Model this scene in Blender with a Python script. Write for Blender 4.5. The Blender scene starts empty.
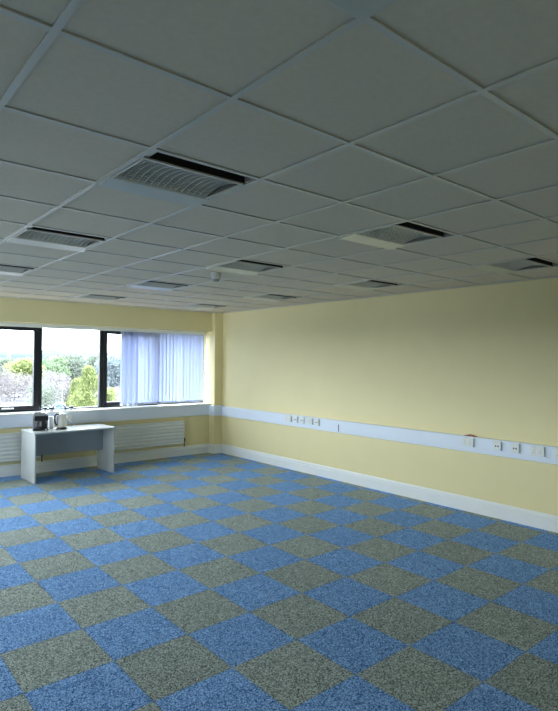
import bpy, bmesh, math, random
from mathutils import Matrix, Vector
R = math.radians
scene = bpy.context.scene
COL = scene.collection

# ------------------------------------------------------------------ camera
cam_data = bpy.data.cameras.new('camera')
cam = bpy.data.objects.new('camera', cam_data)
COL.objects.link(cam)
EYE = 1.777
right = Vector((0.764, -0.645, 0.0091)).normalized()
fwd = Vector((0.645, 0.764, 0.0099)).normalized()
up = right.cross(fwd).normalized()
fwd = up.cross(right).normalized()
m = Matrix((right, up, -fwd)).transposed().to_4x4()
m.translation = Vector((0, 0, EYE))
cam.matrix_world = m
cam_data.sensor_fit = 'HORIZONTAL'
cam_data.sensor_width = 36
cam_data.lens = 546.9 * 36 / 558
cam_data.clip_end = 6000
scene.camera = cam

# ------------------------------------------------------------------ sky and exposure
world = bpy.data.worlds.new('overcast_sky')
scene.world = world
world.use_nodes = True
wn = world.node_tree
wn.nodes.clear()
w_out = wn.nodes.new('ShaderNodeOutputWorld')
w_bg = wn.nodes.new('ShaderNodeBackground')
w_tc = wn.nodes.new('ShaderNodeTexCoord')
w_noise = wn.nodes.new('ShaderNodeTexNoise')
w_noise.inputs['Scale'].default_value = 2.2
w_noise.inputs['Detail'].default_value = 4
w_ramp = wn.nodes.new('ShaderNodeValToRGB')
w_ramp.color_ramp.elements[0].position = 0.3
w_ramp.color_ramp.elements[0].color = (0.74, 0.86, 1.0, 1)
w_ramp.color_ramp.elements[1].position = 0.7
w_ramp.color_ramp.elements[1].color = (0.92, 0.97, 1.0, 1)
wn.links.new(w_tc.outputs['Generated'], w_noise.inputs['Vector'])
wn.links.new(w_noise.outputs['Fac'], w_ramp.inputs['Fac'])
wn.links.new(w_ramp.outputs['Color'], w_bg.inputs['Color'])
w_bg.inputs['Strength'].default_value = 14.0
wn.links.new(w_bg.outputs[0], w_out.inputs[0])

scene.view_settings.view_transform = 'Standard'
scene.view_settings.look = 'None'
scene.view_settings.gamma = 1
scene.view_settings.exposure = 0.17
scene.view_settings.use_curve_mapping = False
cy = scene.cycles
cy.max_bounces = 10
cy.diffuse_bounces = 7
cy.glossy_bounces = 4
cy.transmission_bounces = 6
cy.transparent_max_bounces = 12
cy.sample_clamp_indirect = 6
cy.caustics_reflective = False
cy.caustics_refractive = False
cy.use_denoising = True

# ------------------------------------------------------------------ room measures
XR = 5.98            # right wall
XL = -4.30           # left wall
YW = 8.95            # window wall below the sill
YG = 9.20            # glazing line
YB = -2.6            # back wall
ZC = 2.692           # ceiling
SILL, HEAD = 0.945, 2.33
GX, GY = 0.492, 1.561  # one crossing of the ceiling grid


def portal(name, loc, rot, sx, sy):
    l = bpy.data.lights.new(name, 'AREA')
    l.shape = 'RECTANGLE'
    l.size, l.size_y = sx, sy
    l.cycles.is_portal = True
    o = bpy.data.objects.new(name, l)
    o.location = loc
    o.rotation_euler = rot
    COL.objects.link(o)
    return o


portal('window_portal', ((XL + 5.8) / 2, YG + 0.12, (SILL + HEAD) / 2), (R(-90), 0, 0), 5.8 - XL, HEAD - SILL)

FILL_WINDOWS = [(2.7, 5.2), (5.8, 8.4)]      # unseen left wall windows, added and sized for fill daylight
for ya, yb in FILL_WINDOWS:
    portal('fill_window_portal', (XL - 0.25, (ya + yb) / 2, (SILL + HEAD) / 2), (0, R(-90), 0), HEAD - SILL, yb - ya)

# ------------------------------------------------------------------ helpers


def mat(name, col, rough=0.6, metal=0.0, noise=0.0, nscale=8.0, bump=0.0, bscale=60.0, spec=0.5):
    M = bpy.data.materials.new(name)
    M.use_nodes = True
    nt = M.node_tree
    b = nt.nodes['Principled BSDF']
    b.inputs['Roughness'].default_value = rough
    b.inputs['Metallic'].default_value = metal
    b.inputs['Specular IOR Level'].default_value = spec
    tc = nt.nodes.new('ShaderNodeTexCoord')
    n = nt.nodes.new('ShaderNodeTexNoise')
    n.inputs['Scale'].default_value = nscale
    n.inputs['Detail'].default_value = 4
    nt.links.new(tc.outputs['Object'], n.inputs['Vector'])
    rp = nt.nodes.new('ShaderNodeValToRGB')
    rp.color_ramp.elements[0].position = 0.3
    rp.color_ramp.elements[1].position = 0.7
    rp.color_ramp.elements[0].color = tuple(c * (1 - noise) for c in col) + (1,)
    rp.color_ramp.elements[1].color = tuple(min(1, c * (1 + noise)) for c in col) + (1,)
    nt.links.new(n.outputs['Fac'], rp.inputs['Fac'])
    nt.links.new(rp.outputs['Color'], b.inputs['Base Color'])
    if bump > 0:
        n2 = nt.nodes.new('ShaderNodeTexNoise')
        n2.inputs['Scale'].default_value = bscale
        n2.inputs['Detail'].default_value = 3
        nt.links.new(tc.outputs['Object'], n2.inputs['Vector'])
        bp = nt.nodes.new('ShaderNodeBump')
        bp.inputs['Strength'].default_value = bump
        bp.inputs['Distance'].default_value = 0.01
        nt.links.new(n2.outputs['Fac'], bp.inputs['Height'])
        nt.links.new(bp.outputs[0], b.inputs['Normal'])
    return M


def box(bm, x0, y0, z0, x1, y1, z1, bevel=0.0):
    r = bmesh.ops.create_cube(bm, size=1)
    vs = r['verts']
    for v in vs:
        v.co = Vector(((x0 + x1) / 2 + v.co.x * (x1 - x0), (y0 + y1) / 2 + v.co.y * (y1 - y0), (z0 + z1) / 2 + v.co.z * (z1 - z0)))
    if bevel > 0:
        es = {e for v in vs for e in v.link_edges}
        bmesh.ops.bevel(bm, geom=list(es), offset=bevel, segments=2, affect='EDGES', profile=0.5)
    return vs


def lathe(bm, prof, seg=24, cx=0, cy=0):
    rings = []
    for r, z in prof:
        rings.append([bm.verts.new((cx + r * math.cos(2 * math.pi * k / seg), cy + r * math.sin(2 * math.pi * k / seg), z)) for k in range(seg)])
    for a, b in zip(rings, rings[1:]):
        for k in range(seg):
            bm.faces.new((a[k], a[(k + 1) % seg], b[(k + 1) % seg], b[k]))
    if prof[0][0] > 1e-4:
        bm.faces.new(list(reversed(rings[0])))
    if prof[-1][0] > 1e-4:
        bm.faces.new(rings[-1])


def tube(bm, pts, r, seg=8):
    pts = [Vector(p) for p in pts]
    rs = r if isinstance(r, (list, tuple)) else [r] * len(pts)
    rings = []
    ref = Vector((0.31, 0.17, 0.93)).normalized()
    for i, p in enumerate(pts):
        t = (pts[min(i + 1, len(pts) - 1)] - pts[max(i - 1, 0)]).normalized()
        a = t.cross(ref)
        if a.length < 0.05:
            a = t.cross(Vector((1, 0, 0)))
        a.normalize()
        b = t.cross(a)
        rings.append([bm.verts.new(p + rs[i] * (a * math.cos(2 * math.pi * k / seg) + b * math.sin(2 * math.pi * k / seg))) for k in range(seg)])
    for a, b in zip(rings, rings[1:]):
        for k in range(seg):
            bm.faces.new((a[k], a[(k + 1) % seg], b[(k + 1) % seg], b[k]))
    bm.faces.new(list(reversed(rings[0])))
    bm.faces.new(rings[-1])


def prism(bm, poly, axis, a, b):
    """extrude a polygon along an axis: 'x' takes (y,z) pairs, 'y' takes (x,z), 'z' takes (x,y)"""
    def P(u, v, w):
        return {'x': (w, u, v), 'y': (u, w, v), 'z': (u, v, w)}[axis]
    A = [bm.verts.new(P(u, v, a)) for u, v in poly]
    B = [bm.verts.new(P(u, v, b)) for u, v in poly]
    n = len(poly)
    for k in range(n):
        bm.faces.new((A[k], A[(k + 1) % n], B[(k + 1) % n], B[k]))
    bm.faces.new(list(reversed(A)))
    bm.faces.new(B)


def obj(name, bm, material, parent=None, smooth=False):
    me = bpy.data.meshes.new(name)
    bmesh.ops.recalc_face_normals(bm, faces=bm.faces)
    bm.to_mesh(me)
    bm.free()
    for mm in (material if isinstance(material, (list, tuple)) else [material]):
        me.materials.append(mm)
    if smooth:
        for p in me.polygons:
            p.use_smooth = True
    o = bpy.data.objects.new(name, me)
    COL.objects.link(o)
    if parent is not None:
        o.parent = parent
    return o


def struct(name, bm, material, parent=None, label=None):
    o = obj(name, bm, material, parent)
    if parent is None:
        o['kind'] = 'structure'
        o['label'] = label or name
    return o


def tag(o, label, cat, group=None, kind=None):
    o['label'] = label
    o['category'] = cat
    if group:
        o['group'] = group
    if kind:
        o['kind'] = kind
    return o


def thing(name, label, cat, loc=(0, 0, 0), rz=0, group=None):
    o = bpy.data.objects.new(name, None)
    o.empty_display_size = 0.1
    o.location = loc
    o.rotation_euler = (0, 0, rz)
    COL.objects.link(o)
    return tag(o, label, cat, group)


def dup(root, loc, rz=0, label=None, group=None, scale=None):
    r = root.copy()
    COL.objects.link(r)
    r.location = loc
    r.rotation_euler = (0, 0, rz)
    if scale:
        r.scale = scale
    if label:
        r['label'] = label
    if group:
        r['group'] = group
    for ch in list(root.children):
        c = ch.copy()
        COL.objects.link(c)
        c.parent = r
        for g in list(ch.children):
            d = g.copy()
            COL.objects.link(d)
            d.parent = c
    return r


B = bmesh.new

# ------------------------------------------------------------------ materials
M_WALL = mat('yellow_wall_paint', (0.80, 0.71, 0.40), 0.55, noise=0.012, nscale=3, bump=0.06, bscale=180, spec=0.35)
M_WHITE = mat('white_gloss_paint', (0.80, 0.82, 0.82), 0.35, noise=0.02, nscale=5)
M_TRUNK = mat('white_trunking_plastic', (0.72, 0.79, 0.90), 0.38, noise=0.015, nscale=4)
M_TRLINE = mat('trunking_lid_seam', (0.45, 0.50, 0.56), 0.5)
M_TILE = mat('mineral_ceiling_tile', (0.71, 0.63, 0.51), 0.95, noise=0.03, nscale=40, bump=0.10, bscale=200, spec=0.1)
M_GRID = mat('ceiling_grid_white_metal', (0.60, 0.575, 0.52), 0.34, noise=0.01, spec=0.6)
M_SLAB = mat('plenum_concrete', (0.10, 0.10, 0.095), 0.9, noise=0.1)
M_BLACK = mat('black_window_frame', (0.014, 0.017, 0.024), 0.35, noise=0.1)
M_GASKET = mat('black_rubber_gasket', (0.006, 0.007, 0.008), 0.7)
M_CHROME = mat('brushed_steel', (0.75, 0.76, 0.78), 0.25, metal=1.0)
M_ALU = mat('satin_aluminium', (0.64, 0.63, 0.56), 0.30, metal=0.35)
M_LOUVRE = mat('louvre_aluminium', (0.78, 0.78, 0.74), 0.28, metal=0.5)
M_INNER = mat('dull_inner_reflector', (0.22, 0.22, 0.20), 0.5, metal=0.3)
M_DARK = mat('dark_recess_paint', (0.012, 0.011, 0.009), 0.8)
M_DESK = mat('pale_grey_laminate', (0.54, 0.57, 0.575), 0.26, noise=0.02, nscale=6, spec=.6)
M_MODESTY = mat('mid_grey_back_panel', (0.30, 0.335, 0.36), 0.5)
M_DESKEDGE = mat('desk_edge_strip', (0.50, 0.53, 0.55), 0.45)
M_RAD = mat('radiator_enamel', (0.72, 0.74, 0.72), 0.4, noise=0.02)
M_PLATE = mat('socket_plate_plastic', (0.76, 0.78, 0.76), 0.3)
M_HOLE = mat('socket_hole_dark', (0.03, 0.03, 0.035), 0.5)
M_BLKPL = mat('black_plastic', (0.018, 0.019, 0.024), 0.3, noise=0.1)
M_CREAM = mat('cream_plastic', (0.78, 0.77, 0.72), 0.3)
M_GREYPL = mat('grey_translucent_plastic', (0.30, 0.31, 0.34), 0.25)
M_RED = mat('reddish_brown_plastic', (0.30, 0.07, 0.05), 0.5)
M_PAPER = mat('white_paper', (0.82, 0.84, 0.88), 0.7)
M_BRASS = mat('tarnished_valve', (0.05, 0.045, 0.04), 0.5, metal=0.3)


def glass_mat(name, refl=0.05, tint=(0.94, 0.97, 0.97)):
    M = bpy.data.materials.new(name)
    M.use_nodes = True
    nt = M.node_tree
    nt.nodes.clear()
    out = nt.nodes.new('ShaderNodeOutputMaterial')
    tr = nt.nodes.new('ShaderNodeBsdfTransparent')
    tr.inputs[0].default_value = tint + (1,)
    gl = nt.nodes.new('ShaderNodeBsdfGlossy')
    gl.inputs['Roughness'].default_value = 0.02
    fr = nt.nodes.new('ShaderNodeFresnel')
    fr.inputs['IOR'].default_value = 1.3 + refl
    mx = nt.nodes.new('ShaderNodeMixShader')
    nt.links.new(fr.outputs[0], mx.inputs[0])
    nt.links.new(tr.outputs[0], mx.inputs[1])
    nt.links.new(gl.outputs[0], mx.inputs[2])
    nt.links.new(mx.outputs[0], out.inputs[0])
    return M


M_GLASS = glass_mat('window_glass')
M_CLEAR = glass_mat('clear_plastic', 0.25, (0.80, 0.88, 0.97))


def blind_mat():
    M = bpy.data.materials.new('blind_fabric')
    M.use_nodes = True
    nt = M.node_tree
    nt.nodes.clear()
    out = nt.nodes.new('ShaderNodeOutputMaterial')
    tc = nt.nodes.new('ShaderNodeTexCoord')
    n = nt.nodes.new('ShaderNodeTexNoise')
    n.inputs['Scale'].default_value = 300
    nt.links.new(tc.outputs['Object'], n.inputs['Vector'])
    rp = nt.nodes.new('ShaderNodeValToRGB')
    rp.color_ramp.elements[0].color = (0.55, 0.59, 0.74, 1)
    rp.color_ramp.elements[1].color = (0.61, 0.66, 0.82, 1)
    nt.links.new(n.outputs['Fac'], rp.inputs['Fac'])
    d = nt.nodes.new('ShaderNodeBsdfDiffuse')
    t = nt.nodes.new('ShaderNodeBsdfTranslucent')
    t.inputs[0].default_value = (0.50, 0.57, 0.73, 1)
    nt.links.new(rp.outputs[0], d.inputs[0])
    mx = nt.nodes.new('ShaderNodeMixShader')
    mx.inputs[0].default_value = 0.065
    nt.links.new(d.outputs[0], mx.inputs[1])
    nt.links.new(t.outputs[0], mx.inputs[2])
    nt.links.new(mx.outputs[0], out.inputs[0])
    return M


M_BLIND = blind_mat()


def carpet_mat():
    M = bpy.data.materials.new('checkered_carpet_tiles')
    M.use_nodes = True
    nt = M.node_tree
    b = nt.nodes['Principled BSDF']
    b.inputs['Roughness'].default_value = 0.95
    b.inputs['Specular IOR Level'].default_value = 0.02
    b.inputs['Sheen Weight'].default_value = 0.6
    b.inputs['Sheen Roughness'].default_value = 0.5
    L = nt.links.new
    tc = nt.nodes.new('ShaderNodeTexCoord')
    sp = nt.nodes.new('ShaderNodeSeparateXYZ')
    L(tc.outputs['Object'], sp.inputs[0])

    def mth(op, a, b_=None, c=None):
        n = nt.nodes.new('ShaderNodeMath')
        n.operation = op
        for i, v in enumerate((a, b_, c)):
            if v is None:
                continue
            if isinstance(v, (int, float)):
                n.inputs[i].default_value = v
            else:
                L(v, n.inputs[i])
        return n.outputs[0]
    u = mth('MULTIPLY', mth('SUBTRACT', sp.outputs[0], 0.86), 2.0)
    v = mth('MULTIPLY', mth('SUBTRACT', sp.outputs[1], 3.096), 2.0)
    fu, fv = mth('FLOOR', u), mth('FLOOR', v)
    par = mth('ABSOLUTE', mth('MODULO', mth('ADD', fu, fv), 2.0))   # 0 = grey green, 1 = blue
    par = mth('GREATER_THAN', par, 0.5)
    # per tile shade
    cb = nt.nodes.new('ShaderNodeCombineXYZ')
    L(fu, cb.inputs[0]); L(fv, cb.inputs[1])
    wn_ = nt.nodes.new('ShaderNodeTexWhiteNoise')
    L(cb.outputs[0], wn_.inputs['Vector'])
    shade = mth('MULTIPLY_ADD', wn_.outputs['Value'], 0.12, 0.94)
    # speckle of the loops
    n1 = nt.nodes.new('ShaderNodeTexNoise')
    n1.inputs['Scale'].default_value = 170
    n1.inputs['Detail'].default_value = 3
    n1.inputs['Roughness'].default_value = 0.75
    L(tc.outputs['Object'], n1.inputs['Vector'])
    n2 = nt.nodes.new('ShaderNodeTexNoise')
    n2.inputs['Scale'].default_value = 9
    n2.inputs['Detail'].default_value = 5
    L(tc.outputs['Object'], n2.inputs['Vector'])

    def ramp(src, c0, c1, c2):
        r = nt.nodes.new('ShaderNodeValToRGB')
        r.color_ramp.elements[0].position = 0.38
        r.color_ramp.elements[0].color = c0 + (1,)
        r.color_ramp.elements[1].position = 0.64
        r.color_ramp.elements[1].color = c2 + (1,)
        e = r.color_ramp.elements.new(0.5)
        e.color = c1 + (1,)
        L(src, r.inputs['Fac'])
        return r.outputs[0]
    vo = nt.nodes.new('ShaderNodeTexVoronoi')
    vo.inputs['Scale'].default_value = 180
    L(tc.outputs['Object'], vo.inputs['Vector'])
    vs_ = nt.nodes.new('ShaderNodeSeparateColor')
    L(vo.outputs['Color'], vs_.inputs[0])
    grain = mth('ADD', mth('MULTIPLY', vs_.outputs[0], 0.30), mth('MULTIPLY', n1.outputs['Fac'], 0.70))
    blue = ramp(grain, (0.020, 0.064, 0.19), (0.120, 0.275, 0.59), (0.40, 0.62, 0.92))
    grey = ramp(grain, (0.055, 0.070, 0.064), (0.225, 0.275, 0.255), (0.54, 0.60, 0.56))
    mx = nt.nodes.new('ShaderNodeMix')
    mx.data_type = 'RGBA'
    L(par, mx.inputs['Factor']); L(grey, mx.inputs['A']); L(blue, mx.inputs['B'])
    # seams between tiles
    eu = mth('MINIMUM', mth('FRACT', u), mth('SUBTRACT', 1.0, mth('FRACT', u)))
    ev = mth('MINIMUM', mth('FRACT', v), mth('SUBTRACT', 1.0, mth('FRACT', v)))
    seam = mth('SUBTRACT', 1.0, mth('MULTIPLY', mth('LESS_THAN', mth('MINIMUM', eu, ev), 0.005), 0.35))
    fac = mth('MULTIPLY', mth('MULTIPLY', shade, seam), mth('MULTIPLY_ADD', n2.outputs['Fac'], 0.35, 0.825))
    vm = nt.nodes.new('ShaderNodeVectorMath')
    vm.operation = 'SCALE'
    L(mx.outputs['Result'], vm.inputs[0]); L(fac, vm.inputs['Scale'])
    L(vm.outputs[0], b.inputs['Base Color'])
    L(mx.outputs['Result'], b.inputs['Sheen Tint'])
    bp = nt.nodes.new('ShaderNodeBump')
    bp.inputs['Strength'].default_value = 0.2
    bp.inputs['Distance'].default_value = 0.002
    L(n1.outputs['Fac'], bp.inputs['Height'])
    L(bp.outputs[0], b.inputs['Normal'])
    return M


M_CARPET = carpet_mat()

# ------------------------------------------------------------------ room shell
bm = B(); box(bm, XL - .2, YB - .2, -0.25, XR + .2, YG + .25, 0)
struct('floor', bm, M_CARPET, label='blue and grey green checkered carpet tile floor')

bm = B(); box(bm, XR, YB - .2, 0, XR + .2, YG + .25, 3.1)
struct('wall_right', bm, M_WALL, label='long pale yellow wall')
bm = B()
box(bm, XL - .2, YB - .2, 0, XL, YG + .25, SILL)
box(bm, XL - .2, YB - .2, HEAD, XL, YG + .25, 3.1)
ys = [YB - .2] + [v for ab in FILL_WINDOWS for v in ab] + [YG + .25]
for ya, yb in zip(ys[0::2], ys[1::2]):
    box(bm, XL - .2, ya, SILL, XL, yb, HEAD)
struct('wall_left', bm, M_WALL, label='left wall with two added fill windows')
bm = B(); box(bm, XL, YB - .2, 0, XR, YB, 3.1)
struct('wall_back', bm, M_WALL)

# window wall: parapet below the sill, bulkhead above the window, corner pier
bm = B()
box(bm, XL, YW, 0, 5.80, YG + .25, 0.915)
struct('wall_window', bm, M_WALL, label='pale yellow wall below the window')
bm = B()
box(bm, XL, 8.87, HEAD, 5.80, YG + .25, 3.1, 0.0)
struct('wall_bulkhead', bm, M_WALL, label='deep pale yellow bulkhead above the window')
bm = B()
box(bm, 5.80, 8.77, 0, XR, YG + .25, 3.1)
struct('wall_pier', bm, M_WALL, label='narrow pale yellow pier in the corner')

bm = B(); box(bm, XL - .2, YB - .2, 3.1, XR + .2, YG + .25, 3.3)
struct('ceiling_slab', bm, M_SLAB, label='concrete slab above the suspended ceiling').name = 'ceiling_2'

# suspended ceiling: tiles + grid, holes where the light fittings sit
LIGHTS = [(i, j) for j in (1, 4, 7, 10) for i in (1, 4, 7)]       # i along X, j along Y (cell GY+.6(j-1)... )
LIGHTS = [(i, j) for (i, j) in LIGHTS]
EXTRA = [(0, -2)]
HOLES = set((i, j) for i, j in LIGHTS) | set(EXTRA)
bm = B()
i0 = int(math.floor((XL - GX) / .6)); i1 = int(math.ceil((XR - GX) / .6))
j0 = int(math.floor((YB - GY) / .6)); j1 = int(math.ceil((8.95 - GY) / .6))
G = 0.0105
for i in range(i0, i1 + 1):
    for j in range(j0, j1 + 1):
        if (i, j) in HOLES:
            continue
        xa, xb = max(GX + .6 * i + G, XL), min(GX + .6 * (i + 1) - G, XR)
        ya, yb = max(GY + .6 * j + G, YB), min(GY + .6 * (j + 1) - G, 8.87 if (GX + .6 * i) < 5.8 else 8.77)
        if xb - xa > 0.02 and yb - ya > 0.02:
            box(bm, xa, ya, ZC + 0.002, xb, yb, ZC + 0.017)
struct('ceiling', bm, M_TILE, label='suspended ceiling of square mineral tiles')
bm = B()
W = 0.012
for i in range(i0, i1 + 1):
    x = GX + .6 * i
    if XL < x < XR:
        box(bm, x - W, YB, ZC - 0.006, x + W, 8.87, ZC + 0.0005)
        box(bm, x - .0015, YB, ZC, x + .0015, 8.87, ZC + 0.035)
for j in range(j0, j1 + 1):
    y = GY + .6 * j
    if YB < y < 8.87:
        for i in range(i0, i1 + 1):
            xa, xb = max(GX + .6 * i + W, XL), min(GX + .6 * (i + 1) - W, XR)
            if xb > xa:
                box(bm, xa, y - W, ZC - 0.0052, xb, y + W, ZC + 0.0005)
# wall angle
box(bm, XR - .022, YB, ZC - .004, XR, 8.77, ZC + .0005)
box(bm, XL, 8.848, ZC - .004, 5.80, 8.87, ZC + .0005)
box(bm, 5.80, 8.748, ZC - .004, XR, 8.77, ZC + .0005)
struct('trim_1', bm, M_GRID, label='white metal ceiling grid')

# skirting boards


def skirt_poly(d, h):
    return [(0, 0), (d, 0), (d, h - .05), (d - .006, h - .042), (d - .006, h - .022), (d * .55, h - .006), (d * .35, h), (0, h)]


H1 = 0.172
bm = B(); prism(bm, [(XR - u, z) for u, z in skirt_poly(.024, H1)], 'y', YB, 8.77)
struct('baseboard_right', bm, M_WHITE, label='white skirting board along the long yellow wall')
bm = B(); prism(bm, [(YW - u, z) for u, z in skirt_poly(.024, H1)], 'x', XL, 5.80)
prism(bm, [(5.80 - u, z) for u, z in skirt_poly(.024, H1)], 'y', 8.77, YW)
prism(bm, [(8.77 - u, z) for u, z in skirt_poly(.024, H1)], 'x', 5.776, XR)
struct('baseboard_window', bm, M_WHITE, label='white skirting board under the window and round the pier')
bm = B(); prism(bm, [(XL + u, z) for u, z in skirt_poly(.024, H1)], 'y', YB, YW)
struct('baseboard_left', bm, M_WHITE)
bm = B(); prism(bm, [(YB + u, z) for u, z in skirt_poly(.024, H1)], 'x', XL, XR)
struct('baseboard_back', bm, M_WHITE)

# dado trunking
T0, T1 = 0.715, 0.900


def trunk_poly(d, z0, z1):
    h = z1 - z0
    return [(0, z0), (d - .006, z0), (d, z0 + .006), (d, z0 + h * .27), (d - .002, z0 + h * .27 + .001), (d - .002, z0 + h * .29), (d, z0 + h * .29 + .001),
            (d, z1 - h * .12), (d - .002, z1 - h * .12 + .001), (d - .002, z1 - h * .10), (d, z1 - h * .10 + .001), (d, z1 - .006), (d - .006, z1), (0, z1)]


bm = B()
prism(bm, [(XR - u, z) for u, z in trunk_poly(.052, T0, T1)], 'y', YB, 8.718)
for y in (2.565, 5.10, 7.55):
    box(bm, XR - .0535, y - .0015, T0 + .002, XR - .05, y + .0015, T1 - .002)
struct('trim_2', bm, [M_TRUNK], label='white dado trunking along the long yellow wall')
bm = B()
prism(bm, [(YW - u, z) for u, z in trunk_poly(.06, .730, .915)], 'x', XL, 5.80)
struct('trim_3', bm, [M_TRUNK], label='white dado trunking below the window sill')
bm = B()
prism(bm, [(5.80 - u, z) for u, z in trunk_poly(.052, T0 + .01, .915)], 'y', 8.77, YW - .06)
prism(bm, [(8.77 - u, z) for u, z in trunk_poly(.052, T0 + .01, .915)], 'x', 5.748, XR)
struct('trim_4', bm, [M_TRUNK], label='white trunking wrapped round the corner pier')
# window board
bm = B()
box(bm, XL, 8.865, .915, 5.80, YG - .03, SILL, 0.006)
struct('trim_5', bm, M_WHITE, label='white window sill board')

# trunking joint cover and cable notch on long wall
bm = B(); box(bm, XR - .056, 5.628, T0 + .02, XR - .0515, 5.642, T0 + .125, .001)
tag(obj('trunking_clip', bm, M_HOLE), 'small dark clip in the middle of the long wall trunking, right of the socket cluster', 'clip')

# ------------------------------------------------------------------ windows
bays = []
x = 5.78
k = 0
edges = [5.80, 4.76, 3.745, 2.725, 1.70, 0.68, -0.34, -1.36, -2.38, -3.40, -4.30]
wi = 0
for a, b_ in zip(edges[1:], edges[:-1]):
    wi += 1
    opening = wi % 2 == 0            # 2nd bay (3.745-4.76) is an opening sash, 4th (1.70-2.725) too
    root = bpy.data.objects.new('window_%d' % wi, None)
    root.location = ((a + b_) / 2, YG, SILL)
    root['kind'] = 'structure'
    root['label'] = 'black framed window bay'
    COL.objects.link(root)
    w = (b_ - a) / 2
    h = HEAD - SILL
    bm = B()
    f = 0.036
    box(bm, -w, -.03, 0, -w + f, .035, h)
    box(bm, w - f, -.03, 0, w, .035, h)
    box(bm, -w + f, -.03, 0, w - f, .035, 0.022)
    box(bm, -w + f, -.03, h - .055, w - f, .035, h)
    obj('window_frame', bm, M_BLACK, root)
    bm = B()
    if opening:
        s = .062
        x0, x1, z0, z1 = -w + f - .004, w - f + .004, .020, h - .050
        box(bm, x0, -.045, z0, x0 + s, .02, z1, .004)
        box(bm, x1 - s, -.045, z0, x1, .02, z1, .004)
        box(bm, x0 + s, -.045, z0, x1 - s, .02, z0 + s + .01, .004)
        box(bm, x0 + s, -.045, z1 - s, x1 - s, .02, z1, .004)
        sash = obj('sash', bm, M_BLACK, root)
        bm = B()
        zc = z0 + .038
        box(bm, -.05, -.052, zc - .018, .03, -.045, zc + .018, .002)
        box(bm, -.045, -.078, zc - .014, .13, -.055, zc + .010, .005)
        box(bm, -.025, -.06, zc - .01, .0, -.045, zc + .01)
        hd = obj('window_handle', bm, M_CHROME, sash)
        gx0, gx1, gz0, gz1 = x0 + s - .005, x1 - s + .005, z0 + s, z1 - s + .005
    else:
        gx0, gx1, gz0, gz1 = -w + f - .004, w - f + .004, .018, h - .051
    bm = B()
    vs = [bm.verts.new(c) for c in ((gx0, 0, gz0), (gx1, 0, gz0), (gx1, 0, gz1), (gx0, 0, gz1))]
    bm.faces.new(vs)
    obj('window_pane', bm, M_GLASS, root)

# fill daylight windows added to the left wall, same black frames
for n_, (ya, yb) in enumerate(FILL_WINDOWS):
    root = bpy.data.objects.new('window_%d' % (11 + n_), None)
    root.location = (XL - .1, (ya + yb) / 2, SILL)
    root['kind'] = 'structure'
    root['label'] = 'added black framed fill window of the left wall'
    COL.objects.link(root)
    w, h, f = (yb - ya) / 2, HEAD - SILL, .05
    bm = B()
    box(bm, -.03, -w, 0, .03, -w + f, h); box(bm, -.03, w - f, 0, .03, w, h)
    box(bm, -.03, -w + f, 0, .03, w - f, f); box(bm, -.03, -w + f, h - f, .03, w - f, h)
    box(bm, -.03, -f / 2, f, .03, f / 2, h - f)
    obj('window_frame', bm, M_BLACK, root)
    for ga, gb in ((-w + f, -f / 2), (f / 2, w - f)):
        bm = B()
        bm.faces.new([bm.verts.new(c) for c in ((0, ga, f), (0, gb, f), (0, gb, h - f), (0, ga, h - f))])
        obj('window_pane', bm, M_GLASS, root)

# ------------------------------------------------------------------ vertical blind
blind = thing('vertical_blind', 'white vertical blind drawn across the right end of the window', 'blind', (4.9, 9.055, SILL))
bm = B(); box(bm, 0.8 - 4.9, -.022, HEAD - SILL - .062, 5.76 - 4.9, .022, HEAD - SILL - .002, .004)
obj('head_rail', bm, M_WHITE, blind)
rnd = random.Random(5)
xs = []
xx = 4.06
while xx < 4.34:                       # bunched louvres
    xs.append((xx, R((72, 40)[len(xs) % 2] + rnd.uniform(-6, 6))))
    xx += 0.050
xx = 4.375
while xx < 5.73:
    xs.append((xx + rnd.uniform(-.005, .005), R(rnd.uniform(2, 22))))
    xx += 0.072
for n, (vx, ang) in enumerate(xs):
    bm = B()
    hw = .0445
    z0 = .045 if vx > 4.36 else .03
    z1 = HEAD - SILL - .064
    N = 6
    cols = []
    for s_ in range(N + 1):
        t = -1 + 2 * s_ / N
        cu = .006 * (1 - t * t)
        px, py = t * hw * math.cos(ang) + cu * math.sin(ang), -t * hw * math.sin(ang) - cu * math.cos(ang)
        cols.append((vx - 4.9 + px, py - .012))
    for za, zb in ((z0, z1),):
        prev = None
        for (cx_, cy_) in cols:
            a_ = bm.verts.new((cx_, cy_, za)); b2 = bm.verts.new((cx_, cy_, zb))
            if prev:
                bm.faces.new((prev[0], a_, b2, prev[1]))
            prev = (a_, b2)
    bmesh.ops.solidify(bm, geom=bm.faces[:], thickness=0.0008)
    vane = obj('vane', bm, M_BLIND, blind, smooth=False)
    bm = B()
    ca, sa = math.cos(ang), math.sin(ang)
    box(bm, -.043, -.003, z0 - .012, .043, .003, z0 + .022)
    for v_ in bm.verts:
        q = v_.co.copy()
        v_.co = Vector((vx - 4.9 + q.x * ca + q.y * sa, -.012 - q.x * sa + q.y * ca, q.z))
    obj('bottom_weight', bm, M_PAPER, vane)
    bm = B(); box(bm, vx - 4.9 - .004, -.02, z1 - .002, vx - 4.9 + .004, -.006, z1 + .014)
    obj('vane_hook', bm, M_GREYPL, vane)
bm = B(); tube(bm, [(4.06 - 4.9, -.045, .038), (4.7 - 4.9, -.04, .036), (5.2 - 4.9, -.045, .037), (5.72 - 4.9, -.04, .036)], .0018, 5)
obj('bead_chain', bm, M_GREYPL, blind)
bm = B(); tube(bm, [(5.745 - 4.9, -.02, HEAD - SILL - .06), (5.748 - 4.9, -.022, .62)], .002, 5)
tube(bm, [(5.755 - 4.9, -.02, HEAD - SILL - .06), (5.758 - 4.9, -.022, .62)], .002, 5)
cord = obj('pull_cord', bm, M_GREYPL, blind)
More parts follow.
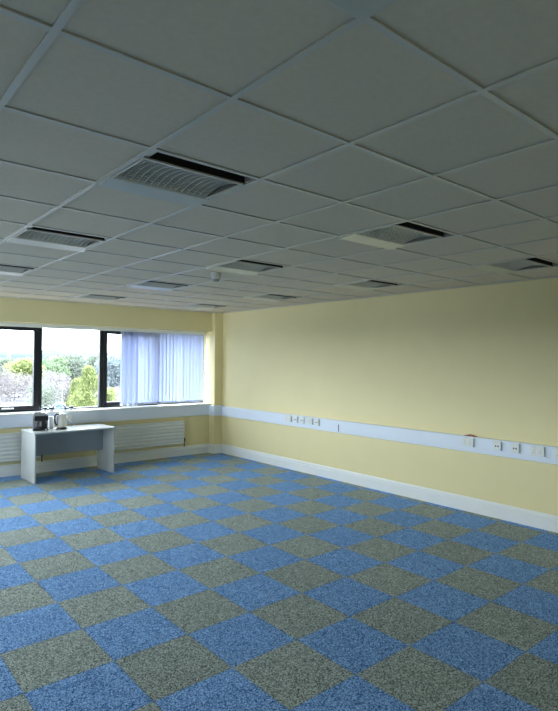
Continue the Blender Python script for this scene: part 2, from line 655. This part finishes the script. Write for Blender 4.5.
bm = B(); lathe(bm, [(.004, .62), (.010, .61), (.012, .57), (.008, .545)], 10, 5.752 - 4.9, -.022)
obj('cord_weight', bm, M_GREYPL, blind)

# ------------------------------------------------------------------ ceiling light fittings


def make_fitting(label):
    t = thing('ceiling_light', label, 'light fitting', (0, 0, ZC), 0, 'louvred light fittings in the ceiling')
    S = .288
    Hh = .115
    # housing: open box above the ceiling
    bm = B()
    e = .004
    box(bm, -S - e, -S - e, .0, -S, S + e, Hh)
    box(bm, S, -S - e, .0, S + e, S + e, Hh)
    box(bm, -S, -S - e, .0, S, -S, Hh)
    box(bm, -S, S, .0, S, S + e, Hh)
    box(bm, -S - e, -S - e, Hh, S + e, S + e, Hh + e)
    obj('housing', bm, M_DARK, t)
    # louvre frame, hanging a touch below the ceiling
    ya, yb = -S + .108, S - .130
    z = -.010
    bm = B()
    box(bm, -S + .004, ya - .014, z, S - .012, ya, z + .008, .001)          # near rail
    box(bm, -S + .004, ya, z, -S + .014, yb, z + .010)                     # side rails
    box(bm, S - .022, ya, z, S - .012, yb, z + .010)
    obj('louvre_frame', bm, M_GRID, t)
    # cross blades, each arched between the rails
    bm = B()
    nb = 15
    for q in range(nb):
        xc = -S + .03 + (2 * S - .062) * q / (nb - 1)
        prev = None
        NS = 12
        for s_ in range(NS + 1):
            u = s_ / NS
            y = ya + (yb - ya) * u
            arch = math.sin(math.pi * u) ** .8 * .030
            zl = z + .004 + arch
            zt = zl + .024
            row = [bm.verts.new((xc - .005, y, zt)), bm.verts.new((xc - .002, y, zl + .010)), bm.verts.new((xc - .0008, y, zl)),
                   bm.verts.new((xc + .0008, y, zl)), bm.verts.new((xc + .002, y, zl + .010)), bm.verts.new((xc + .005, y, zt))]
            if prev:
                for c in range(5):
                    bm.faces.new((prev[c], prev[c + 1], row[c + 1], row[c]))
                bm.faces.new((prev[5], prev[0], row[0], row[5]))
            prev = row
    # thin strips crossing the blades, following the arch
    ns = 15
    for q in range(1, ns):
        u = q / ns
        y = ya + (yb - ya) * u
        zl = z + .003 + math.sin(math.pi * u) ** .8 * .030
        box(bm, -S + .014, y - .0012, zl, S - .022, y + .0012, zl + .011)
    # edge rails
    for yc in (ya + .003, yb - .003):
        prism(bm, [(yc - .012, .05), (yc - .002, z + .004), (yc + .002, z + .004), (yc + .012, .05)], 'x', -S + .014, S - .024)
    obj('louvre', bm, M_LOUVRE, t)
    # two tubes and their reflector above the louvre
    bm = B()
    bm.free()
    for yc in (ya + .06, yb - .06):
        bm = B(); tube(bm, [(-S + .02, yc, .082), (S - .03, yc, .082)], .013, 10)
        obj('lamp_tube', bm, M_CREAM, t)
    bm = B()
    box(bm, -S + .004, ya - .004, .102, S - .008, yb + .004, .106)
    box(bm, -S + .001, ya, .001, -S + .004, yb, .104)
    box(bm, S - .006, ya, .001, S - .003, yb, .104)
    obj('reflector', bm, M_INNER, t)
    bm = B(); box(bm, -S, ya - .011, z + .008, S, ya - .006, .114)
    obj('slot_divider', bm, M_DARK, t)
    # broad aluminium lip on the far side, bulging slightly below the ceiling
    bm = B()
    prism(bm, [(yb, z + .006), (yb + .003, z + .001), (S + .006, z - .012), (S + .010, z - .010), (S + .010, z - .004), (S - .004, .004), (yb, .02)], 'x', -S - .004, S + .004)
    obj('side_panel', bm, M_ALU, t)
    # end plates closing the air slot
    bm = B()
    bm.free()
    for xa, xb in ((-S, -S + .03), (S - .008, S)):
        bm = B(); box(bm, xa, -S + .001, .001, xb, ya - .012, .10)
        obj('slot_end', bm, M_ALU, t)
    return t


NAMES = {
    (1, 1): 'largest louvred ceiling light in full view, left of the picture centre',
    (4, 1): 'louvred ceiling light right of the centre, its pale panel catching the yellow wall',
    (7, 1): 'louvred ceiling light cut by the right edge, close to the long yellow wall',
    (1, 4): 'second largest louvred ceiling light on the left, beyond the largest one',
    (4, 4): 'louvred ceiling light beside the smoke detector',
    (7, 4): 'small ceiling light close to the long yellow wall, next after the one cut off',
    (1, 7): 'louvred ceiling light cut by the left edge of the picture',
    (4, 7): 'small louvred ceiling light behind the smoke detector, on its left',
    (7, 7): 'small louvred ceiling light close to the long yellow wall, next to last before the corner',
    (4, 10): 'flat looking ceiling light nearest the bulkhead above the blind',
    (7, 10): 'flat looking ceiling light in the corner above the yellow pier',
    (1, 10): 'louvred ceiling light beyond the left edge, nearest the window',
}
proto = None
for (i, j) in LIGHTS:
    if (i, j) == (1, 10):
        continue
    loc = (GX + .6 * (i + .5), GY + .6 * (j + .5), ZC)
    if proto is None:
        proto = make_fitting(NAMES[(i, j)])
        proto.location = loc
    else:
        dup(proto, loc, 0, NAMES[(i, j)])
dup(proto, (GX + .6 * .5, GY + .6 * -1.5, ZC), 0, 'ceiling light at the very top edge, only its metal corner in view')

# smoke detector
sd = thing('smoke_detector', 'white cone shaped smoke detector hanging from the ceiling tiles', 'smoke detector', (3.17, 4.79, ZC))
bm = B(); lathe(bm, [(.056, 0), (.056, -.018), (.052, -.022)], 28)
M_DET = mat('aged_detector_plastic', (.52, .52, .47), .5)
obj('base', bm, M_DET, sd)
bm = B(); lathe(bm, [(.052, -.022), (.054, -.030), (.050, -.05), (.040, -.068), (.036, -.07)], 28)
obj('cover', bm, M_DET, sd, smooth=True)
bm = B(); lathe(bm, [(.034, -.07), (.036, -.078), (.032, -.088), (.001, -.09)], 28)
obj('sensor_vent', bm, M_GREYPL, sd)

# ------------------------------------------------------------------ radiators


def radiator(label, x0, x1, z0=.235, z1=.655, valve_end=1):
    t = thing('radiator', label, 'radiator', ((x0 + x1) / 2, YW - .001, z0), 0, 'radiators under the window')
    w, h = (x1 - x0) / 2, z1 - z0
    yb_, yf = -.035, -.10
    bm = B()
    # front face pressed with horizontal flutes
    prof = [(yb_, 0), (yf + .008, 0), (yf, .010)]
    n = 7
    p = h / n
    for k_ in range(n):
        c = p * (k_ + .5)
        prof += [(yf, c - .018), (yf + .007, c - .009), (yf + .007, c + .009), (yf, c + .018)]
    prof += [(yf, h - .01), (yf + .008, h), (yb_, h)]
    prism(bm, prof, 'x', -w + .006, w - .006)
    obj('panel', bm, M_RAD, t)
    bm = B()
    for s_ in (-1, 1):
        box(bm, s_ * w - .006, yf + .002, .004, s_ * w + .006, yb_ - .002, h - .004, .002)
    obj('side_cover', bm, M_RAD, t)
    bm = B()
    for s_ in (-.6, .6):
        box(bm, s_ * w - .015, yb_, .06, s_ * w + .015, 0, h - .06)
    obj('bracket', bm, M_RAD, t)
    bm = B()
    vx = valve_end * (w + .03)
    lathe(bm, [(.009, -.06), (.009, .03), (.018, .035), (.020, .09), (.014, .10)], 12, vx, -.065)
    tube(bm, [(vx, -.065, .03), (valve_end * w, -.065, .03)], .008, 8)
    obj('valve', bm, M_BRASS, t)


radiator('white radiator under the blind, right of the desk', 3.56, 5.19)
radiator('white radiator at the left edge, behind the desk end', 0.80, 2.66, valve_end=1)

# ------------------------------------------------------------------ desk
DX, DY, DH = 2.955, 8.46, .722
desk = thing('desk', 'pale grey panel ended desk standing under the window', 'desk', (DX, DY, 0), R(2.2))
hw, hd_ = .60, .295
bm = B(); box(bm, -hw - .006, -hd_ - .012, DH - .025, hw + .012, hd_, DH, .003)
obj('desktop', bm, M_DESK, desk)
for s_ in (-1, 1):
    bm = B()
    xa = -hw if s_ < 0 else hw - .022
    box(bm, xa, -hd_, 0.004, xa + .022, hd_ - .01, DH - .025, .0015)
    obj('end_panel', bm, M_DESK, desk)
bm = B(); box(bm, -hw + .022, .075, .335, hw - .022, .093, DH - .025)
obj('modesty_panel', bm, M_MODESTY, desk)
bm = B()
for x_ in (-hw + .022, hw - .03):
    for z_ in (.42, .60):
        lathe(bm, [(.007, 0), (.007, .003)], 10)
    break
bm.free()
bm = B()
for z_ in (.42, .58):
    box(bm, hw - .0245, .035, z_, hw - .021, .045, z_ + .01)
obj('panel_fixing', bm, M_BRASS, desk)

# ---- things on the desk
ZD = DH + .0005
cm = thing('coffee_maker', 'black drip coffee maker with grey lid at the left end of the desk', 'coffee maker', (2.535, 8.46, ZD), R(-14))
bm = B()
box(bm, -.105, -.09, 0, .105, .09, .026, .006)
obj('base_plate', bm, M_BLKPL, cm)
bm = B()
box(bm, -.105, .0, .026, -.045, .09, .215, .008)
box(bm, -.045, .045, .026, .105, .09, .215, .006)
obj('water_tank', bm, M_GREYPL, cm)
bm = B()
prism(bm, [(-.09, .155), (-.075, .215), (.10, .215), (.105, .155), (.07, .145), (-.06, .145)], 'y', -.085, .045)
obj('filter_housing', bm, M_BLKPL, cm)
bm = B()
prism(bm, [(-.10, .216), (-.085, .262), (.045, .268), (.09, .235), (.10, .216)], 'y', -.08, .088)
obj('lid', bm, M_GREYPL, cm)
bm = B()
lathe(bm, [(.045, .028), (.056, .05), (.054, .09), (.036, .125), (.038, .138)], 20, .03, -.03)
cr = obj('carafe', bm, M_BLKPL, cm, smooth=True)
bm = B(); tube(bm, [(-.01, -.062, .125), (-.045, -.09, .12), (-.05, -.095, .08), (-.025, -.075, .05)], .006, 8)
obj('carafe_handle', bm, M_CHROME, cr)
bm = B(); box(bm, .06, -.0935, .005, .085, -.0905, .02)
obj('switch', bm, M_PAPER, cm)

kt = thing('kettle', 'cream jug kettle with black handle and base on the desk', 'kettle', (2.835, 8.43, ZD), R(8))
bm = B(); lathe(bm, [(.070, 0), (.074, .006), (.072, .024), (.060, .028)], 28)
obj('base', bm, M_BLKPL, kt)
bm = B(); lathe(bm, [(.066, .029), (.068, .05), (.062, .14), (.055, .215), (.056, .222)], 28)
prism(bm, [(.045, .205), (.085, .225), (.045, .225)], 'y', -.014, .014)
obj('jug', bm, M_CREAM, kt, smooth=True)
bm = B(); lathe(bm, [(.054, .222), (.050, .232), (.02, .240), (.018, .248), (.001, .25)], 28)
obj('lid', bm, M_CREAM, kt)
bm = B(); tube(bm, [(-.046, 0, .222), (-.085, 0, .225), (-.108, 0, .205), (-.112, 0, .14), (-.100, 0, .085), (-.070, 0, .062)], [.010, .013, .013, .012, .011, .009], 10)
obj('handle', bm, M_BLKPL, kt)
bm = B(); box(bm, -.073, -.012, .05, -.058, .012, .2, .003)
obj('water_gauge', bm, M_GREYPL, kt)

can = thing('canister', 'small white canister between the coffee maker and the kettle', 'canister', (2.715, 8.56, ZD))
bm = B(); lathe(bm, [(.040, 0), (.042, .004), (.042, .15), (.040, .153)], 24)
obj('body', bm, M_PAPER, can, smooth=True)
bm = B(); lathe(bm, [(.043, .153), (.044, .175), (.040, .18)], 24)
obj('lid', bm, M_PAPER, can)

bm = B(); lathe(bm, [(.016, 0), (.018, .002), (.014, .014), (.004, .016)], 16, 0, 0)
t_ = obj('coffee_pod', bm, M_BLKPL); t_.location = (2.738, 8.36, ZD)
tag(t_, 'tiny black pod lying on the desk between coffee maker and kettle', 'coffee pod')

bm = B()
tube(bm, [(2.91, 8.46, ZD + .006), (2.99, 8.56, ZD + .004), (3.08, 8.62, ZD + .004), (3.12, 8.70, ZD + .006), (3.125, 8.755, ZD + .02), (3.12, 8.84, .755), (3.105, 8.872, .80)], .004, 6)
tag(obj('power_cable', bm, M_PAPER), 'white power cable from the kettle across the desk to the socket', 'cable')

# ---- things on the window sill
bowl = thing('plastic_dome', 'clear upturned plastic dome on the window sill behind the kettle', 'dome', (3.00, 9.05, SILL))
bm = B()
lathe(bm, [(.115, 0), (.118, .006), (.112, .05), (.09, .095), (.055, .122), (.001, .13)], 32)
obj('cover', bm, M_CLEAR, bowl, smooth=True)
bm = B(); lathe(bm, [(.120, 0), (.122, .004), (.118, .010), (.116, .008)], 32)
obj('rim', bm, M_PAPER, bowl)
for (x_, y_, lb) in ((2.755, 8.985, 'dark lidded cup on the window sill, left one of the two beside the dome'),
                     (2.845, 8.955, 'dark lidded cup on the window sill touching the left side of the plastic dome'),
                     (3.175, 9.0, 'dark lidded cup on the window sill right of the plastic dome')):
    c_ = thing('cup', lb, 'cup', (x_, y_, SILL), 0, 'lidded cups on the window sill')
    bm = B(); lathe(bm, [(.026, 0), (.034, .035)], 18)
    obj('body', bm, M_PAPER, c_, smooth=True)
    bm = B(); lathe(bm, [(.038, .035), (.038, .056), (.030, .066)], 18)
    obj('lid', bm, M_BLKPL, c_)

# ------------------------------------------------------------------ sockets


def plate_right(kind, yc, label):
    """faceplate on the trunking of the long wall (faces -X)"""
    w = .073 if kind == 'double' else .047
    t = thing('power_socket' if kind == 'double' else 'data_socket', label, 'socket', (XR - .052, yc, .834), 0, 'socket plates on the long wall trunking')
    bm = B(); box(bm, -.022, -w, -.051, 0, w, .051, .004)
    obj('plate', bm, M_PLATE, t)
    bm = B()
    if kind == 'double':
        for s_ in (-1, 1):
            c = s_ * .034
            box(bm, -.0228, c - .003, .000, -.0215, c + .003, .010)
            box(bm, -.0228, c - .015, -.022, -.0215, c - .008, -.017)
            box(bm, -.0228, c + .008, -.022, -.0215, c + .015, -.017)
        obj('pin_slots', bm, M_HOLE, t)
        for s_ in (-1, 1):
            bm = B(); box(bm, -.026, s_ * .034 - .007, .018, -.0215, s_ * .034 + .007, .036, .001)
            obj('rocker_switch', bm, M_PLATE, t)
    else:
        for s_ in (-1, 1):
            box(bm, -.0228, s_ * .014 - .007, -.012, -.0215, s_ * .014 + .007, .006)
        obj('port', bm, M_HOLE, t)
        bm = B(); box(bm, -.0245, -.026, -.018, -.0214, .026, -.014); box(bm, -.0245, -.026, .010, -.0214, .026, .014)
        obj('port_shutter', bm, M_PAPER, t)
    return t


plate_right('double', 6.755, 'double power socket at the left end of the far socket cluster')
plate_right('single', 6.575, 'data socket second from the left in the far cluster')
plate_right('single', 6.425, 'data socket third from the left in the far cluster')
plate_right('double', 6.255, 'double power socket fourth from the left in the far cluster')
plate_right('single', 6.085, 'data socket at the right end of the far socket cluster')
plate_right('double', 3.515, 'double power socket under the small red brown scrap')
plate_right('single', 3.15, 'data socket, left one of the near pair')
plate_right('single', 2.94, 'data socket, right one of the near pair')
plate_right('double', 2.695, 'double power socket right of the near data pair')
plate_right('double', 2.44, 'power socket plate cut by the right edge of the picture')

t = thing('power_socket', 'white single socket on the trunking below the sill, right of the kettle', 'socket', (3.10, YW - .06, .835))
bm = B(); box(bm, -.043, -.016, -.043, .043, 0, .043, .003)
obj('plate', bm, M_PLATE, t)
bm = B(); box(bm, -.003, -.0165, .004, .003, -.0158, .013); box(bm, -.015, -.0165, -.018, -.008, -.0158, -.013)
obj('pin_slots', bm, M_HOLE, t)
bm = B(); box(bm, -.016, -.045, -.035, .016, -.0165, -.004, .004)
obj('plug', bm, M_PAPER, t)

bm = B()
prism(bm, [(-.085, 0), (.08, 0), (.06, .010), (.01, .022), (-.03, .016), (-.07, .006)], 'x', -.018, .018)
o = obj('scrap', bm, M_RED)
o.location = (XR - .027, 3.51, T1)
tag(o, 'small red brown scrap lying on top of the long wall trunking', 'scrap')

# ------------------------------------------------------------------ outside
GZ = -9.0


def foliage_mat(name, c0, c1):
    M = bpy.data.materials.new(name)
    M.use_nodes = True
    nt = M.node_tree
    nt.nodes.clear()
    out = nt.nodes.new('ShaderNodeOutputMaterial')
    d = nt.nodes.new('ShaderNodeBsdfDiffuse')
    tr = nt.nodes.new('ShaderNodeBsdfTranslucent')
    n = nt.nodes.new('ShaderNodeTexNoise')
    n.inputs['Scale'].default_value = 1.1
    n.inputs['Detail'].default_value = 5
    n.inputs['Roughness'].default_value = 0.8
    tc = nt.nodes.new('ShaderNodeTexCoord')
    nt.links.new(tc.outputs['Object'], n.inputs['Vector'])
    r = nt.nodes.new('ShaderNodeValToRGB')
    r.color_ramp.elements[0].position = .35
    r.color_ramp.elements[1].position = .65
    r.color_ramp.elements[0].color = c0 + (1,)
    r.color_ramp.elements[1].color = c1 + (1,)
    nt.links.new(n.outputs['Fac'], r.inputs['Fac'])
    nt.links.new(r.outputs[0], d.inputs[0])
    nt.links.new(r.outputs[0], tr.inputs[0])
    mx = nt.nodes.new('ShaderNodeMixShader')
    mx.inputs[0].default_value = .35
    nt.links.new(d.outputs[0], mx.inputs[1])
    nt.links.new(tr.outputs[0], mx.inputs[2])
    nt.links.new(mx.outputs[0], out.inputs[0])
    return M


F_PALE = foliage_mat('pale_grey_green_foliage', (0.12, 0.15, 0.115), (0.26, 0.285, 0.24))
F_YEL = foliage_mat('fresh_yellow_green_foliage', (0.14, 0.18, 0.065), (0.31, 0.345, 0.16))
F_GRN = foliage_mat('soft_green_foliage', (0.12, 0.17, 0.10), (0.25, 0.31, 0.20))
F_PINK = foliage_mat('pinkish_budding_twigs', (0.13, 0.12, 0.12), (0.27, 0.245, 0.25))
F_BLUE = foliage_mat('blue_grey_foliage', (0.13, 0.16, 0.17), (0.25, 0.29, 0.31))
M_BARK = mat('grey_bark', (0.10, 0.09, 0.08), .9, noise=.2)


def tree_mesh(bm_leaf, rng, h, rad, n, leaf, conical=False, base=.28):
    lobes = []
    for _ in range(16):
        a = rng.uniform(0, 2 * math.pi)
        zz = rng.uniform(base, .93)
        prof = (1 - zz) / (1 - base) if conical else math.sin(math.pi * (zz - base * .6) / (1.08 - base * .6))
        rr = rad * prof * rng.uniform(.25, .75)
        lobes.append((Vector((rr * math.cos(a), rr * math.sin(a), zz * h)), rad * (.28 + .3 * prof) * rng.uniform(.7, 1.1)))
    for _ in range(n):
        c, lr = rng.choice(lobes)
        d = Vector((rng.gauss(0, 1), rng.gauss(0, 1), rng.gauss(0, 1))).normalized()
        p = c + d * lr * rng.uniform(.55, 1.05)
        a = Vector((rng.gauss(0, 1), rng.gauss(0, 1), rng.gauss(0, 1))).normalized()
        b = a.orthogonal().normalized()
        s = leaf * rng.uniform(.5, 1.2)
        bm_leaf.faces.new([bm_leaf.verts.new(p + a * s), bm_leaf.verts.new(p + b * s * .6), bm_leaf.verts.new(p - a * s), bm_leaf.verts.new(p - b * s * .6)])


def leaf_obj(name, bm, material, parent):
    me = bpy.data.meshes.new(name)
    bm.to_mesh(me); bm.free()
    me.materials.append(material)
    o = bpy.data.objects.new(name, me)
    COL.objects.link(o)
    o.parent = parent
    return o


def tree(seed, h, rad, n, leaf, fm, label, loc, group=None, conical=False):
    rng = random.Random(seed)
    t = thing('tree', label, 'tree', loc, rng.uniform(0, 6), group)
    bm = B()
    tube(bm, [(0, 0, 0), (.05 * rad, 0, h * .4), (0, .05 * rad, h * .85)], [h * .022, h * .015, h * .004], 7)
    for _ in range(9):
        a = rng.uniform(0, 6.28); z0 = h * rng.uniform(.22, .6)
        r_ = rad * rng.uniform(.5, .8)
        tube(bm, [(0, 0, z0), (r_ * .5 * math.cos(a), r_ * .5 * math.sin(a), z0 + h * .12), (r_ * math.cos(a), r_ * math.sin(a), z0 + h * .2)], [h * .01, h * .006, h * .002], 5)
    obj('trunk', bm, M_BARK, t)
    bm = B()
    tree_mesh(bm, rng, h, rad, n, leaf, conical)
    leaf_obj('crown', bm, fm, t)
    return t


def at(px, d, z=GZ):
    """ground point seen at a bearing (given as photo column) and a distance: used once to survey where things stand"""
    v = fwd * 1.0 + right * ((px - 279) / 546.9)
    v = Vector((v.x, v.y, 0)).normalized()
    c = (v.x * fwd.x + v.y * fwd.y)
    return (v.x * d / c, v.y * d / c, z)


bm = B(); box(bm, -2500, 12, GZ - 1, 4500, 4200, GZ)
M_GROUND = mat('pale_tarmac_and_verges', (0.034, 0.031, 0.036), .9, noise=.5, nscale=.08)
struct('ground', bm, M_GROUND, label='car park and open ground far below the window').name = 'ground'

# distant hills, atmospheric haze painted into their blue colour
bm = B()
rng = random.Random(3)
M_HILL = mat('haze_tinted_hill', (0.016, 0.031, 0.037), .95, noise=.12, nscale=.01)
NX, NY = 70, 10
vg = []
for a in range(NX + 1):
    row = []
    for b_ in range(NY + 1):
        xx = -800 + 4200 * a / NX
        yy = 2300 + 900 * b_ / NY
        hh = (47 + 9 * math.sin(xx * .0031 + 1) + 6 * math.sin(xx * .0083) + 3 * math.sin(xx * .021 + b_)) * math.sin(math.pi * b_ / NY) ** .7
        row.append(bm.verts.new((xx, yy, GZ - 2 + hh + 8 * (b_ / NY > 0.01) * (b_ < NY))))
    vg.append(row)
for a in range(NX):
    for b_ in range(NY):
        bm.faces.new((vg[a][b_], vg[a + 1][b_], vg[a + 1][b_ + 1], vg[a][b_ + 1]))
struct('hills', bm, M_HILL, label='low hills on the horizon, coloured blue for haze').name = 'hills'

# single trees one can pick out
tree(11, 9.7, 3.0, 7000, .16, F_YEL, 'bright yellow green tree standing nearest, low in the middle pane', at(90, 78), conical=True)
tree(12, 7.8, 2.4, 4000, .16, F_YEL, 'lower yellow green tree just left of the nearest one', at(77, 88), conical=True)
tree(13, 7.4, 2.0, 2600, .16, F_YEL, 'small yellow green tree low in the narrow right pane', at(110, 80), conical=True)
tree(14, 10.6, 6.2, 7000, .42, F_YEL, 'round yellow tree in the left pane', at(27, 171))
tree(15, 11.6, 7.5, 7000, .42, F_PALE, 'tall pale grey green tree rising above the tree line in the middle pane', at(74, 214))
tree(16, 10.6, 6.5, 7000, .42, F_GRN, 'soft green tree left of the tall pale one in the middle pane', at(55, 200))
tree(17, 10.8, 6.8, 6000, .42, F_PALE, 'wide pale tree beside the second black mullion', at(94, 243))
tree(18, 10.9, 6.0, 5000, .42, F_BLUE, 'blue grey tree filling the narrow right pane', at(114, 175))
tree(19, 9.8, 5.5, 5000, .42, F_PALE, 'pale green tree left of the round yellow one', at(9, 210))
tree(20, 7.0, 5.5, 3000, .2, F_PINK, 'pinkish bare tree below the soft green one', at(50, 135))
tree(21, 6.0, 5.0, 3000, .2, F_PINK, 'pinkish bare tree low in the left pane', at(15, 140))
tree(22, 6.2, 4.0, 2500, .2, F_PINK, 'pinkish bare tree in front of the parked cars in the middle pane', at(60, 165))
tree(23, 5.2, 4.0, 2500, .2, F_PALE, 'short grey tree beside the first black mullion', at(45, 112))
tree(24, 8.0, 5.5, 3000, .2, F_PINK, 'bare twiggy tree at the left edge of the window view', at(-3, 112))
tree(25, 5.2, 3.6, 2600, .2, F_PINK, 'low pinkish bare tree under the round yellow one', at(35, 164))
tree(26, 4.6, 3.2, 2600, .2, F_PINK, 'low pinkish bare tree left of the yellow green pair', at(68, 128))

# belts of like trees behind
kinds = [
    (F_PALE, 'pale green tree in the far belt behind the car park', 'pale green trees in the far belt'),
    (F_BLUE, 'blue grey tree in the far belt behind the car park', 'blue grey trees in the far belt'),
    (F_GRN, 'dull green tree in the far belt behind the car park', 'dull green trees in the far belt'),
    (F_PINK, 'brownish pink tree in the far belt behind the car park', 'brownish pink trees in the far belt')]
protos = []
rng = random.Random(77)
spots = []
for row, d in enumerate((285, 308, 332, 358, 386, 416, 450, 490, 540, 600, 670)):
    st = 15.5 * 547 / d
    px = -18 + (row % 3) * st / 3
    while px < 150:
        spots.append((px + rng.uniform(-1, 1), d + rng.uniform(-2, 2), rng.randrange(4)))
        px += st
for px, d, kd in spots:
    fm, lb, gr = kinds[kd]
    s = rng.uniform(.86, 1.14) * (10.2 if d < 420 else 11.2) * (.80 if px < 48 else 1.0)
    found = [p_ for p_ in protos if p_[0] == kd]
    if not found:
        t = tree(100 + kd, 1.0, .62, 4200, .045, fm, lb, at(px, d), gr)
        t.scale = (s, s, s)
        protos.append((kd, t))
    else:
        w_ = s * rng.uniform(.85, 1.0)
        dup(found[0][1], at(px, d), rng.uniform(0, 6), lb, gr, (w_, w_, s))

# parked cars
M_TYRE = mat('tyre_rubber', (.02, .02, .02), .8)
M_CARGL = mat('car_glass', (.03, .04, .05), .1)
paints = {'white': (.75, .77, .8), 'blue': (.06, .14, .42), 'red': (.42, .05, .05), 'silver': (.5, .53, .58), 'black': (.03, .03, .035)}
car_protos = {}


def car(colour, loc, rz, label):
    if colour not in car_protos:
        t = thing('car', label, 'car', loc, rz, colour + ' cars in the car park')
        bm = B()
        prism(bm, [(-2.1, .25), (-2.15, .6), (-2.0, .85), (-1.1, .93), (1.3, .93), (2.05, .78), (2.15, .5), (2.1, .25)], 'y', -.85, .85)
        prism(bm, [(-1.75, .92), (-1.35, 1.40), (.35, 1.44), (1.15, .92)], 'y', -.74, .74)
        obj('body', bm, mat(colour + '_car_paint', paints[colour], .25), t)
        bm = B()
        prism(bm, [(-1.55, .97), (-1.25, 1.33), (.3, 1.36), (.98, .97)], 'y', -.755, .755)
        obj('side_windows', bm, M_CARGL, t)
        for sx in (-1.35, 1.35):
            for sy in (-1, 1):
                bm = B(); tube(bm, [(sx, sy * .68, .31), (sx, sy * .87, .31)], .31, 12)
                obj('wheel', bm, M_TYRE, t)
        car_protos[colour] = t
        return t
    return dup(car_protos[colour], loc, rz, label)


rng = random.Random(9)
cars = []
for d, n, a, b_ in ((152, 3, 2, 68), (182, 5, -6, 74), (228, 7, -6, 92), (262, 8, 0, 104)):
    for k_ in range(n):
        px = a + (b_ - a) * (k_ + rng.uniform(.42, .58)) / n
        cars.append((px, d + rng.uniform(-3, 3), rng.choice(['white', 'white', 'silver', 'blue', 'silver', 'white', 'red', 'black'])))
for px, d, colr in cars:
    car(colr, at(px, d), R(rng.choice([8, 8, 8, 98])) + rng.uniform(-.1, .1), colr + ' car parked in the car park beyond the trees')

# blue roofed shelter, lamp post, pylon, pale building
sh = thing('shelter', 'low shelter with a blue roof beyond the parked cars', 'shelter', at(82, 268), R(-30))
bm = B(); prism(bm, [(-3.4, 2.2), (3.4, 2.2), (3.2, 3.3), (-3.2, 3.3)], 'y', -2, 2)
obj('roof', bm, mat('blue_sheet_roof', (.05, .13, .38), .4), sh)
bm = B(); box(bm, -3.1, -1.7, 0, 3.1, 1.7, 2.2)
obj('walls', bm, mat('shelter_wall', (.4, .4, .42), .6), sh)

lp = thing('lamp_post', 'thin grey lamp post in the car park', 'lamp post', at(63, 120))
bm = B(); tube(bm, [(0, 0, 0), (0, 0, 4.4)], [.10, .07], 8)
obj('pole', bm, M_GREYPL, lp)
bm = B(); box(bm, -.12, -.4, 4.35, .12, .4, 4.5, .03)
obj('lamp_head', bm, M_GREYPL, lp)

py = thing('pylon', 'faint lattice pylon on the horizon in the left pane', 'pylon', at(9, 1150))
bm = B()
for s1 in (-1, 1):
    for s2 in (-1, 1):
        tube(bm, [(s1 * 4, s2 * 4, 0), (s1 * 1.2, s2 * 1.2, 28), (0, 0, 42)], .22, 4)
for zz in (5, 12, 19, 26):
    w_ = 4 - 2.8 * zz / 28
    for s_ in (-1, 1):
        tube(bm, [(-w_, s_ * w_, zz), (w_ * .8, s_ * w_ * .8, zz + 7)], .12, 4)
        tube(bm, [(w_, s_ * w_, zz), (-w_ * .8, s_ * w_ * .8, zz + 7)], .12, 4)
obj('tower', bm, M_GREYPL, py)
bm = B()
for zz, w_ in ((26, 8), (32, 9), (38, 6)):
    tube(bm, [(-w_, 0, zz), (w_, 0, zz)], .22, 4)
obj('crossarms', bm, M_GREYPL, py)

bd = thing('building', 'long pale flat roofed building behind the tree line, right of the middle pane', 'building', at(97, 700), R(-40))
bm = B(); box(bm, -16, -8, 0, 16, 8, 14)
obj('walls', bm, mat('pale_cladding', (.35, .35, .38), .7), bd)
bm = B(); box(bm, -16.5, -8.5, 14, 16.5, 8.5, 15)
obj('roof', bm, mat('grey_roof', (.2, .21, .24), .7), bd)

# thin spring haze over the open ground
HAZE = False
if HAZE:
    bm = B(); box(bm, -2400, 40, GZ + .1, 4400, 4000, 70)
    M_HAZE = bpy.data.materials.new('thin_haze')
    M_HAZE.use_nodes = True
    nt = M_HAZE.node_tree
    nt.nodes.clear()
    out = nt.nodes.new('ShaderNodeOutputMaterial')
    vs_ = nt.nodes.new('ShaderNodeVolumeScatter')
    vs_.inputs['Color'].default_value = (.78, .90, 1, 1)
    vs_.inputs['Density'].default_value = .0007
    nt.links.new(vs_.outputs[0], out.inputs['Volume'])
    hz = obj('haze', bm, M_HAZE)
    tag(hz, 'thin pale haze hanging over the open ground outside', 'haze', kind='stuff')
